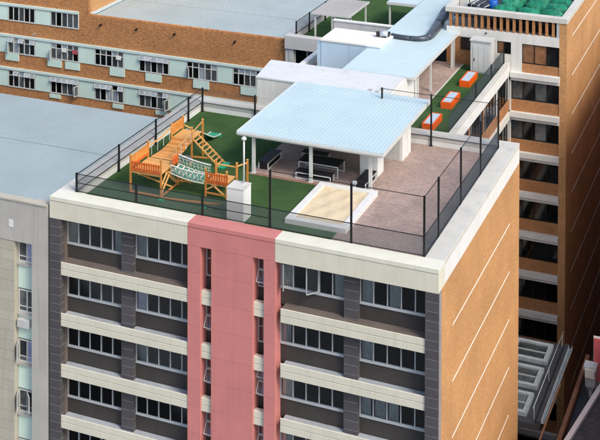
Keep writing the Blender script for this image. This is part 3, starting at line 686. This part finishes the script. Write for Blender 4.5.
# foil duct from the plant room over the link roof
DU = thing('air_duct', 'dark foil wrapped air duct snaking over the ice blue roof', 'duct', (-11, 34, 1.9))
pts = [(-12.9, 31.35, 2.12), (-12.3, 31.3, 2.08), (-11.4, 31.25, 2.08), (-10.7, 31.35, 2.08), (-10.2, 31.9, 2.08), (-10.15, 33.0, 2.08), (-10.35, 35.4, 2.1), (-10.55, 37.0, 2.1), (-10.7, 38.2, 2.1), (-10.9, 39.6, 2.1), (-10.75, 41.0, 2.1), (-10.4, 43.5, 2.1), (-9.9, 45.5, 2.1)]
rad = [.16, .17, .18, .2, .26, .34, .38, .38, .38, .38, .38, .38, .38]
def catmull(P, i, t):
    p0, p1, p2, p3 = (Vector(P[max(0, min(len(P)-1, i+k))]) for k in (-1, 0, 1, 2))
    return .5*((2*p1) + (p2-p0)*t + (2*p0-5*p1+4*p2-p3)*t*t + (3*p1-p0-3*p2+p3)*t*t*t)
line = []; lr = []
for i in range(len(pts)-1):
    for q in range(4): line.append(catmull(pts, i, q/4)); lr.append(rad[i]+(rad[i+1]-rad[i])*q/4)
line.append(Vector(pts[-1])); lr.append(rad[-1])
for i in range(0, len(line)-1, 8):
    MB().tube(line[i:i+9], lr[i:i+9], 16).build('duct_section', ductm, DU, smooth=True)
FU = thing('fan_unit', 'small metal fan unit on the plant room roof at the duct end', 'fan', (-13.3, 30.6, 2.12))
MB().tube([(-13.6, 30.55, 2.35), (-13.0, 30.75, 2.35)], .26, 14).build('fan_casing', zinc, FU, smooth=True); MB().tube([(-12.99, 30.75, 2.35), (-12.9, 30.8, 2.3)], .22, 14).build('fan_mouth', black, FU)
MB().box(-13.65, -13.05, 30.4, 30.9, 2.122, 2.2).build('mounting', black, FU); MB().tube([(-13.85, 30.45, 2.33), (-13.61, 30.55, 2.35)], .2, 12).build('fan_mouth', black, FU)
MB().bar((-12.6, 31.6, 1.96), (-11.5, 31.5, 1.96), .35, .06).build('flashing', zinc, FU)

# ================================================================== REAR TERRACE BUILDING
RT = thing('terrace_building', 'rear building with light grey parapet and a roof terrace with pergola', 'building', (-16, 43, GROUND))
box('core_wall', (-23.2, -8.0, 35.2, 60, GROUND+.01, -.95), dark_in, RT); box('left_wall', (-23.29, -23.0, 34.75, 60, GROUND+.01, -1.1), grayp, RT)
piece('parapet_fascia', (-23.3, -14.5, 34.6, 35.35, -1.08, 0), grayp, RT, .012); piece('parapet_fascia', (-23.3, -22.72, 35.36, 60, -1.08, -.002), grayp, RT, .012)
for k in range(6):
    z = -1.09-2.95*k
    window(RT, -22.5, -16.0, z-1.6, z, 35.0, 6, [gl_dark, gl_mid, gl_dark], whiteframe); piece('spandrel', (-23.0, -16, 34.8, 35.1, z-2.95, z-1.61), grayp, RT)
    piece('column', (-22.98, -22.55, 34.72, 35.1, z-2.95, z), grayp, RT)
box('terrace_lawn', (-22.7, -13.9, 35.36, 60, -.9, DZ), turf, RT)
piece('screen_wall', (-19.05, -14.0, 34.9, 35.2, -.5, 1.62), grayp, RT); piece('screen_wall_cap', (-19.1, -14.0, 34.84, 35.26, 1.624, 1.72), whitep, RT); 
fence('short mesh fence at the left edge of the rear terrace', [(-22.6, 35.45), (-22.6, 44)], [(-22.6, 35.45), (-22.6, 38.4), (-22.6, 42.2)], 0.02, 1.0, .03, (.03, 1.0), zpost=-.6)
PG = thing('pergola', 'pergola with grey slatted roof and slim posts on the rear terrace', 'pergola', (-19.8, 38.3, DZ))
for i in range(23): piece('slat', (-21.4, -18.1, 35.86+.22*i, 36.0+.22*i, 1.78, 1.83), pergm, PG)
for x in (-21.2, -19.7, -18.4): piece('rafter', (x, x+.08, 35.85, 40.9, 1.66, 1.778), grayp, PG)
piece('edge_beam', (-21.4, -18.1, 35.78, 35.845, 1.68, 1.82), grayp, PG); piece('edge_beam', (-18.095, -18.03, 35.8, 40.9, 1.68, 1.83), grayp, PG)
for x in (-21.1, -19.6, -18.25):
    for y in (36.0, 40.5): piece('post', (x-.06, x+.06, y-.06, y+.06, DZ, 1.76), pale, PG)

# ================================================================== BRICK TOWER on the right
TW = thing('brick_tower', 'tall orange brick tower with white sills, slatted top and green bundles on its roof', 'building', (-4.5, 48, GROUND))
TY, TX = 34.9, -.02
TP2 = 3.08
sidew = box('brick_side_wall', (-.585, TX, TY, 70, GROUND+.01, 3.44), brick_tower, TW)
for k in range(11):
    z = -1.13-3.1*k+3.1; piece('joint_strip', (TX-.02, TX+.014, TY+2.35, 62, z-.035, z+.035), whitejoint, sidew)
box('tower_core', (-4.2, -.6, TY+.5, 70, GROUND+.01, 2.2), dark_in, TW); box('tower_core', (-9.5, -4.21, TY+.51, 70, GROUND+.01, 2.2), dark_in, TW)
piece('beam', (-9.5, -.588, TY, TY+.4, 1.56, 2.3), lintm, TW); piece('roof_slab', (-9.45, -.588, TY+.41, 70, 2.1, 2.28), concrete, TW)
piece('wall_pier', (-4.33, -3.472, TY+.002, TY+.45, -.67, 1.558), lintm, TW)
for q in ((-9.6, TX+.04, TY-.07, TY+.5), (-.5, TX+.04, TY+.505, 70), (-9.6, -9.05, TY+.505, 70)): piece('cap', (*q, 3.45, 3.86), whitetop, TW, .02)
piece('corner_post', (-.8, -.59, TY+.01, TY+.3, 2.3, 3.448), alu, TW)
for i in range(17):
    x = -9.3+.508*i; piece('slat', (x, x+.2, TY+.03, TY+.3, 2.3, 3.448), brick_span, TW)
box('roof_deck', (-9.05, -.5, TY+.5, 70, 3.0, 3.12), darkroof, TW)
box('slat_backing', (-6.6, -.62, TY+.9, TY+1.0, 2.29, 2.99), dark_in, TW)
for k in range(-1, 10):
    zt = 1.556 if k == -1 else -1.38-TP2*k; zb = .02 if k == -1 else -2.84-TP2*k; zs = -.67 if k == -1 else -3.75-TP2*k; x0 = -3.47 if k == -1 else -4.3
    if zs - .7 < GROUND: break
    pk = [gl_tan, gl_tan, gl_dark] if k == -1 else ([gl_mid, gl_dark, gl_mid, gl_dark] if k < 2 else [gl_dark])
    window(TW, x0, -.6, zb, zt, TY+.14, 3 if k == -1 else 4, pk, black, .06, split=None)
    piece('spandrel', (x0, -.592, TY+.05, TY+.3, zs, zb-.003), brick_span, TW)
    piece('sill_band', (-4.35, -.53, TY-.3, TY+.25, zs-.4, zs), lintm, TW, .01); piece('sill_band', (-4.34, -.54, TY-.1, TY+.24, zs-.68, zs-.403), lintm, TW, .01)
    if k >= 0: piece('end_pier', (-4.44, -4.302, TY-.02, TY+.4, zs, zt), lintm, TW)
# the storey level with the wing roof: brick at the left, white render at the right
piece('brick_panel', (-9.5, -7.2, TY+.01, TY+.4, -.9, 1.556), brick_span, TW); piece('white_panel', (-7.198, -5.42, TY+.012, TY+.4, -.9, 1.556), lintm, TW); piece('white_panel', (-5.418, -4.332, TY+.014, TY+.4, -.9, .6), lintm, TW)
window(TW, -8.3, -7.5, .6, 1.55, TY-.03, 2, [gl_dark], black, .05); window(TW, -5.41, -4.34, .61, 1.55, TY+.1, 2, [gl_tan, gl_dark], black, .05)
piece('vent_cap', (-6.35, -6.25, TY-.06, TY-.002, 2.0, 2.12), black, TW)
# cabinet
CB = thing('metal_cabinet', 'tall white metal cabinet with panel doors at the end of the wing lawn', 'cabinet', (-6.3, 33.5, DZ))
piece('body', (-7.1, -5.5, 33.2, 34.3, DZ, 1.85), cabm, CB); piece('top', (-7.16, -5.44, 33.12, 34.36, 1.853, 1.95), cabm, CB)
for i in range(3):
    d_ = piece('door', (-6.9+.43*i, -6.49+.43*i, 33.17, 33.198, DZ+.1, 1.5), cabm, CB)
    if i == 0: piece('handle', (-6.82, -6.77, 33.13, 33.168, .3, .55), black, d_)

# green bundles on the tower roof
def bundle(cx, cy, cz, a, b_, c, ang, rs):
    mb = MB(); n, m_ = 28, 26
    ph = [rs.uniform(0, 6) for _ in range(6)]
    for j in range(m_+1):
        th = math.pi*j/m_; 
        for i in range(n):
            u = 2*math.pi*i/n; sx, sy, sz = math.cos(th), math.sin(th)*math.cos(u), math.sin(th)*math.sin(u)
            k = 1+.035*math.sin(6*th+ph[0]+2*u)+.03*math.sin(3*u+ph[1]+5*th)+.025*math.sin(15*th+ph[2]+u)
            x = a*math.copysign(abs(sx)**.75, sx)*(1+.05*math.sin(u*2+ph[3])); y = b_*math.copysign(abs(sy)**.8, sy)*k; z = c*math.copysign(abs(sz)**.8, sz)*k
            z = max(z, -c*.8)
            mb.v.append((cx+x*math.cos(ang)-y*math.sin(ang), cy+x*math.sin(ang)+y*math.cos(ang), cz+z))
    for j in range(m_):
        for i in range(n): mb.f.append((j*n+i, j*n+(i+1) % n, (j+1)*n+(i+1) % n, (j+1)*n+i))
    return mb
blab = ['green wrapped bundle beside the blue drum on the tower roof', 'green wrapped bundle in the middle of the front row on the tower roof', 'green wrapped bundle at the front right roof corner of the tower',
        'green wrapped bundle behind the blue drum, second row', 'green wrapped bundle in the middle of the second row', 'green wrapped bundle at the right end of the second row', 'green wrapped bundle at the left end of the back row', 'green wrapped bundle in the middle of the back row', 'green wrapped bundle at the right end of the back row']
rs = random.Random(11); kk = 0
for row, (y, xs) in enumerate(((36.2, (-5.2, -3.25, -1.45)), (38.1, (-5.0, -3.1, -1.42)), (40.0, (-5.1, -3.2, -1.42)))):
    for x in xs:
        jx, jy = rs.uniform(-.05, .05), rs.uniform(-.1, .1); b_ = thing('wrapped_bundle', blab[kk], 'bundle', (x+jx, y+jy, 3.12), 'green bundles on the tower roof'); kk += 1
        bundle(x+jx, y+jy, 3.56, .9, .66, .5, rs.uniform(-.15, .15), rs).build('cloth', sack, b_, smooth=True)
dr = thing('plastic_drum', 'blue plastic drum among pipes on the tower roof', 'drum', (-6.3, 37.2, 3.12))
MB().tube([(-6.3, 37.2, 3.13), (-6.3, 37.2, 3.2), (-6.3, 37.2, 4.0), (-6.3, 37.2, 4.12)], [.32, .36, .36, .26], 16).build('barrel', bluep, dr, smooth=True); MB().tube([(-6.3, 37.2, 4.121), (-6.3, 37.2, 4.16)], .1, 10).build('lid', black, dr)
pr_ = thing('pipe_rack', 'dark pipe rack and valves left of the blue drum', 'pipes', (-7.4, 36.6, 3.12))
for i in range(7):
    x = -8.3+.26*i; MB().tube([(x, 36.0, 3.13), (x, 36.0, 3.75+.1*(i % 3)), (x+.3, 37.4, 3.75+.1*(i % 3))], .06, 7).build('pipe', black if i % 2 else zinc, pr_, smooth=True)
for i in range(3): MB().box(-8.2+.6*i, -7.85+.6*i, 36.6, 37.0, 3.13, 3.65).build('pump_box', zinc if i == 1 else black, pr_)
wt = thing('roof_hut', 'pale roof hut wall at the left end of the tower roof', 'hut', (-8.5, 38.5, 3.12))
piece('wall', (-9.0, -8.35, 37.0, 41, 3.121, 4.8), lintm, wt); piece('door_frame', (-8.348, -8.3, 37.4, 37.5, 3.121, 4.7), black, wt)

# ================================================================== BROWN BRICK BUILDING with aqua panels
BB = thing('brown_brick_building', 'long brown brick building with aqua panels and rows of steel windows', 'building', (-42, 42, GROUND))
BY = 35.0; BR = -23.6; BL = -75.0; BM = -42.4
bw = box('brick_wall', (BL, BR, BY, BY+.4, GROUND+.01, -.55), brick_brown, BB)
box('building_core', (BL, BR-.05, BY+.5, 62, GROUND+.01, -.9), dark_in, BB)
box('upper_wall', (BL, BM, BY+.003, BY+.4, -.55, 9), brick_brown, BB); box('upper_side_wall', (BM-.35, BM-.003, BY+.402, 62, -.9, 9), brick_side, BB)
MB().box(BM+.0, BR-.0, BY+.05, BY+.35, -.548, -.46).build('brick_coping', brick_brown, BB)
corrugated('roof_sheet', BM+.02, BR-.06, BY+.36, 41.0, -.52, -.50, .3, .07, .02, roof_brown, BB); corrugated('roof_sheet', BM+.02, BR-.06, 40.9, 56, -.47, -.44, .3, .07, .02, roof_brown, BB)
MB().bar((BM+.2, BY+.3, -.40), (BM+.2, 56, -.36), .45, .08).build('roof_flashing', roof_link, BB)
box('end_return', (BR-.02, BR+.2, BY+.05, BY+.6, -5, -.47), brick_brown, BB)
rb = random.Random(21)
def brown_window(x0, x1, zt, zb, style):
    pk = [rb.choice([gl_mid, gl_mid, gl_dark, gl_cur if rb.random() < .4 else gl_dark]) for _ in range(5)]
    trs = [rb.choice([gl_mid, gl_dark, gl_cur]) for _ in range(5)]
    split = zt-.48 if style else None
    wn = window(BB, x0, x1, zb, zt, BY-.02, 5, pk, whiteframe, .075, split=split, trans=trs)
    pw = (x1-x0)/5
    if style == 2:
        for i in range(5):
            if rb.random() < .8: sash(wn, (x0+pw*i+.05, BY-.1, zt-.08), pw-.1, .36, math.radians(rb.choice((20, 26, 32))), top=True, fm=whiteframe, gm=gl_cur, t=.05)
    if rb.random() < .5:
        i = rb.choice((0, 4)); sash(wn, (x0+pw*i+.06 if i == 0 else x1-.06, BY-.1, (split or zt)-.06), pw-.1, (split or zt)-zb-.2, math.radians(rb.choice((45, 65, 80))), 1 if i == 0 else -1, fm=whiteframe, gm=gl_mid, t=.055)
    return wn
def row(zt, zb, xs, lint, style, aq_to):
    for (x0, x1) in xs: brown_window(x0, x1, zt, zb, style[xs.index((x0, x1)) % len(style)])
    edges = sorted(xs); 
    for (a, b_) in zip(edges[:-1], edges[1:]): piece('aqua_panel', (a[1]+.03, b_[0]-.03, BY-.06, BY+.01, zb+.02, zt+.02), aqua, BB)
    piece('lintel', (edges[0][0]-1.6, edges[-1][1]+aq_to, BY-.16, BY+.02, zt+.03, lint), aqual, BB)
X_ = [(-55.4, -52.5), (-50.9, -48.0), (-46.35, -43.4), (-41.75, -38.8), (-37.25, -34.3), (-32.6, -29.65), (-28.2, -25.5)]
row(-.52, -1.88, X_[:3], -.28, [0, 0, 0], .0); row(-3.36, -4.86, X_, -3.12, [1, 2, 1, 1, 2, 1, 1], 1.0); row(-6.4, -7.95, X_, -6.16, [2, 2, 2, 2, 2, 1, 1], 1.0); row(-9.45, -11.0, X_, -9.2, [1], 1.0)
for (a, b_, zt, zb) in ((-51.2, -49.75, -4.88, -5.52), (-46.66, -45.2, -4.9, -5.54), (-44.8, -43.3, -4.92, -5.56), (-40.2, -38.7, -4.88, -5.56), (-36.6, -35.05, -4.92, -5.57), (-31.95, -30.45, -4.9, -5.58), (-27.45, -25.95, -4.9, -5.56), (-46.45, -45.3, -8.03, -8.38), (-39.9, -38.85, -8.05, -8.42), (-35.6, -34.5, -8.05, -8.42)):
    piece('aqua_panel', (a, b_, BY-.1, BY+.01, zb, zt), aqua, BB)
for x in (-41.1, -37.5, -33.75, -28.0): MB().tube([(x, BY+.05, -1.15), (x, BY-.25, -1.2)], .09, 8).build('overflow_pipe', black, BB)
for x in (-48.2, -47.95): MB().bar((x-.1, BY-.06, -2.95), (x+.12, BY-.06, -2.72), .06).build('wall_bracket', whiteframe, BB)
# a bench of washing drying on the open window: cloths
for i, (x, z, m_) in enumerate(((-44.0, -3.75, redpanel), (-45.1, -3.7, whitejoint), (-39.5, -3.7, whitejoint))):
    tag(piece('hung_cloth', (x, x+.5, BY-.2, BY-.17, z-.35, z), m_, None), ['red cloth drying at an open window of the brown building', 'white cloth hung beside the red one at the brown building', 'white cloth hung in the third window of the brown building'][i], 'cloth')

# ================================================================== LEFT NEIGHBOUR with grey metal roof
LB = thing('concrete_building', 'concrete building with wide grey metal roof left of the main facade', 'building', (-36, 8, GROUND))
LX = -23.62
box('building_core', (-60, LX-.3, 0.9, 15.1, GROUND+.01, -1.15), dark_in, LB)
corrugated('roof_sheet', -60, LX-.02, .48, 8.35, -.78, -.80, .2, .07, .010, roof_left, LB); corrugated('roof_sheet', -60, LX-.02, 8.3, 15.6, -.76, -.80, .2, .07, .010, roof_left, LB)
MB().box(-60, LX-.02, 15.2, 15.4, -2.0, -.9).build('rear_fascia', grayp, LB)
box('right_wall', (LX-.29, LX-.02, .91, 15.1, GROUND+.01, -.95), grayp, LB)
x = LX-.02; i = 0
while x > -58:
    wd_ = (1.35, 1.0, 1.75, 1.5)[i % 4]; piece('coping_slab', (x-wd_+.03, x, -.03, .47, -.72, -.6+(.012 if i % 2 else 0)), concpanel, LB, .012); x -= wd_; i += 1
def strip(x0, x1, y0, y1, z0, z1, nm, m_): return piece(nm, (x0, x1, y0, y1, z0, z1), m_, LB)
strip(-24.72, LX, .02, .9, GROUND+.01, -.725, 'concrete_pier', concrete); strip(-60, -24.722, .02, .5, -3.1, -.726, 'concrete_beam', concrete)
pn = box('panel_backing', (-60, -25.98, .1, .9, GROUND+.01, -3.12), concrete, LB)
z = -3.13; 
while z > -19:
    for (x0, x1) in ((-28.4, -25.98), (-30.9, -28.42), (-33.4, -30.92)):
        piece('facing_panel', (x0, x1, .05, .3, z-.585, z), concpanel, pn)
    z -= .6
strip(-25.98, -25.95, .06, .9, -20, -3.1, 'rusty_reveal', concpanel)
for k in range(9):
    zt = -3.13-FL*k; wn = window(LB, -25.93, -24.73, zt-1.35, zt, .5, 2, [gl_mid, gl_blue if k % 2 == 0 else gl_mid], whiteframe, .07, split=zt-1.0)
    strip(-25.93, -24.73, .42, .8, zt-2.9, zt-1.5, 'aqua_panel', aqua); strip(-25.96, -24.73, .3, .7, zt-1.49, zt-1.36, 'window_sill', concrete)
    if k in (2, 3): sash(wn, (-25.9, .4, zt-.1), .55, .95, math.radians(65), fm=whiteframe, gm=gl_mid); 
    if k == 3: sash(wn, (-25.3, .4, zt-.1), .55, .95, math.radians(45), fm=whiteframe, gm=gl_mid)
    if k == 1: strip(-25.8, -25.0, .1, .42, zt-2.1, zt-1.65, 'aircon_box', grayp)
strip(-26.3, -26.0, -.0, .019, -2.3, -1.85, 'wall_vent', whitep)

# ================================================================== LIGHT WELL roof, rails and the low building at the right
AR = thing('lightwell_roof', 'dark flat roof with skylights deep in the light well', 'roof', (-1.2, 24.5, -18))
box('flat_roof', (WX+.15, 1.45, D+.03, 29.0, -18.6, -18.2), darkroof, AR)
for i, y in enumerate((19.3, 22.6, 25.9)):
    y0, y1 = y, y+2.5
    sk = MB(); x0, x1 = -2.3, .42
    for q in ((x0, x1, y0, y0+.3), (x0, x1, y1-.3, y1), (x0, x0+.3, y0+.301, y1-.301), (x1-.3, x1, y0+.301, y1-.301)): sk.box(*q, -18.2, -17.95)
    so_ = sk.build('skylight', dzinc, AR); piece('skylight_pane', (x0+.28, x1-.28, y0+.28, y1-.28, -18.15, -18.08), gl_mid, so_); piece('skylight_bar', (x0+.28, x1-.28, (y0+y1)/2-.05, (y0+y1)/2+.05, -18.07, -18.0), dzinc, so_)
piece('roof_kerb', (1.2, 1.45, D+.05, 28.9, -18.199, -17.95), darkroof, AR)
HR = thing('handrail', 'thin steel handrail along the edge of the light well roof', 'railing', (.9, 24, -18))
MB().tube([(.95, 18.9, -17.3), (.95, 29.2, -17.3)], .03, 8).build('rail', dzinc, HR, smooth=True)
for i in range(3): MB().tube([(.95, 19.2+4.8*i, -18.2), (.95, 19.2+4.8*i, -17.3)], .022, 6).build('baluster', zinc, HR)
GP = thing('gutter_channel', 'pale metal gutter beside the light well handrail', 'gutter', (1.5, 24, -18))
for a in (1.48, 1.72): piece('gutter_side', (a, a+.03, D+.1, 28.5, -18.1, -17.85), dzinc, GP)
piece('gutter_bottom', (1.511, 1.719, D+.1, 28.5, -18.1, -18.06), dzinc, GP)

LOW = thing('slate_roof_house', 'low house with slate roof and white edge board at bottom right', 'house', (8, 22, GROUND))
box('wall', (3.0, 6.7, 2, 27.3, GROUND+.01, -19.0), brick_brown, LOW)
piece('brown_fascia', (2.8, 3.06, 6, 28, -18.35, -17.95), browntimber, LOW); piece('valley_floor', (3.062, 6.68, 6, 27.2, -18.99, -18.6), darkroof, LOW)
MB().bar((1.85, 15, -17.9), (1.85, 23.4, -17.9), .1, .08).build('service_pipe', browntimber, LOW)
a, b_ = Vector((3.35, 15.2, -17.6)), Vector((4.7, 24.6, -17.6)); d_ = (b_-a).normalized(); nx = Vector((d_.y, -d_.x, 0))
MB().bar(a-d_*3, b_+d_*2, .32, .3).build('white_edge_board', whitep, LOW)
bd = None
for j in range(8):
    for i in range(22):
        p = a-d_*3+nx*(.2+.34*j)+d_*(.55*i+(.27 if j % 2 else 0)); q = p+d_*.53; z = -17.62+.12*j
        mb = MB(); n2 = nx*.42
        P4 = [p, q, q+n2, p+n2]; zz = [z, z, z+.15, z+.15]
        mb.v += [(v.x, v.y, h) for v, h in zip(P4, zz)] + [(v.x, v.y, h-.03) for v, h in zip(P4, zz)]
        mb.f += [(0, 1, 2, 3), (7, 6, 5, 4), (0, 4, 5, 1), (1, 5, 6, 2), (2, 6, 7, 3), (3, 7, 4, 0)]
        mb.build('slate', slate, LOW)
HP = thing('rain_hopper', 'pale zinc rainwater hopper beside the brown fascia', 'hopper', (3.6, 24.3, -18))
hx, hy = 3.85, 23.6
mb = MB(); mb.v += [(hx+sx*w_, hy+sy*w_, z) for (z, w_) in ((-16.2, .42), (-16.45, .42), (-16.5, .36), (-17.6, .3), (-17.95, .12), (-18.4, .1)) for sx, sy in ((-1, -1), (1, -1), (1, 1), (-1, 1))]
for j in range(5):
    for i in range(4): mb.f.append((j*4+i, (j+1)*4+i, (j+1)*4+(i+1) % 4, j*4+(i+1) % 4))
mb.f += [(0, 1, 2, 3), (23, 22, 21, 20)]
mb.build('hopper_body', zinc, HP); MB().box(hx-.3, hx+.3, hy-.5, hy-.43, -16.9, -16.3).build('strap', pale, HP)
RP = thing('red_sign_panel', 'red panel at the right edge above the zinc hopper', 'panel', (4.3, 26, -18))
piece('panel', (3.98, 5.6, 24.0, 24.08, -17.5, -14.6), redpanel, RP); piece('panel_frame', (3.94, 5.65, 24.09, 24.18, -17.6, -14.5), pale, RP); piece('support', (4.1, 4.2, 24.09, 24.19, -18.6, -17.61), zinc, RP)
# unseen neighbour added beyond the alley to shade the lower tower wall
NB = thing('added_shade_building', 'plain unseen brick building added across the alley to shade the tower', 'building', (12, 50, GROUND))
box('brick_wall', (4.6, 24, 27.5, 75, GROUND+.01, .2), brick_brown, NB); piece('roof', (4.62, 23.9, 27.6, 74.9, .21, .4), darkroof, NB)
box('brick_wall', (6.9, 23.95, 8.5, 27.49, GROUND+.01, -12.5), brick_brown, NB); piece('roof', (6.92, 23.9, 8.6, 27.4, -12.49, -12.3), darkroof, NB)
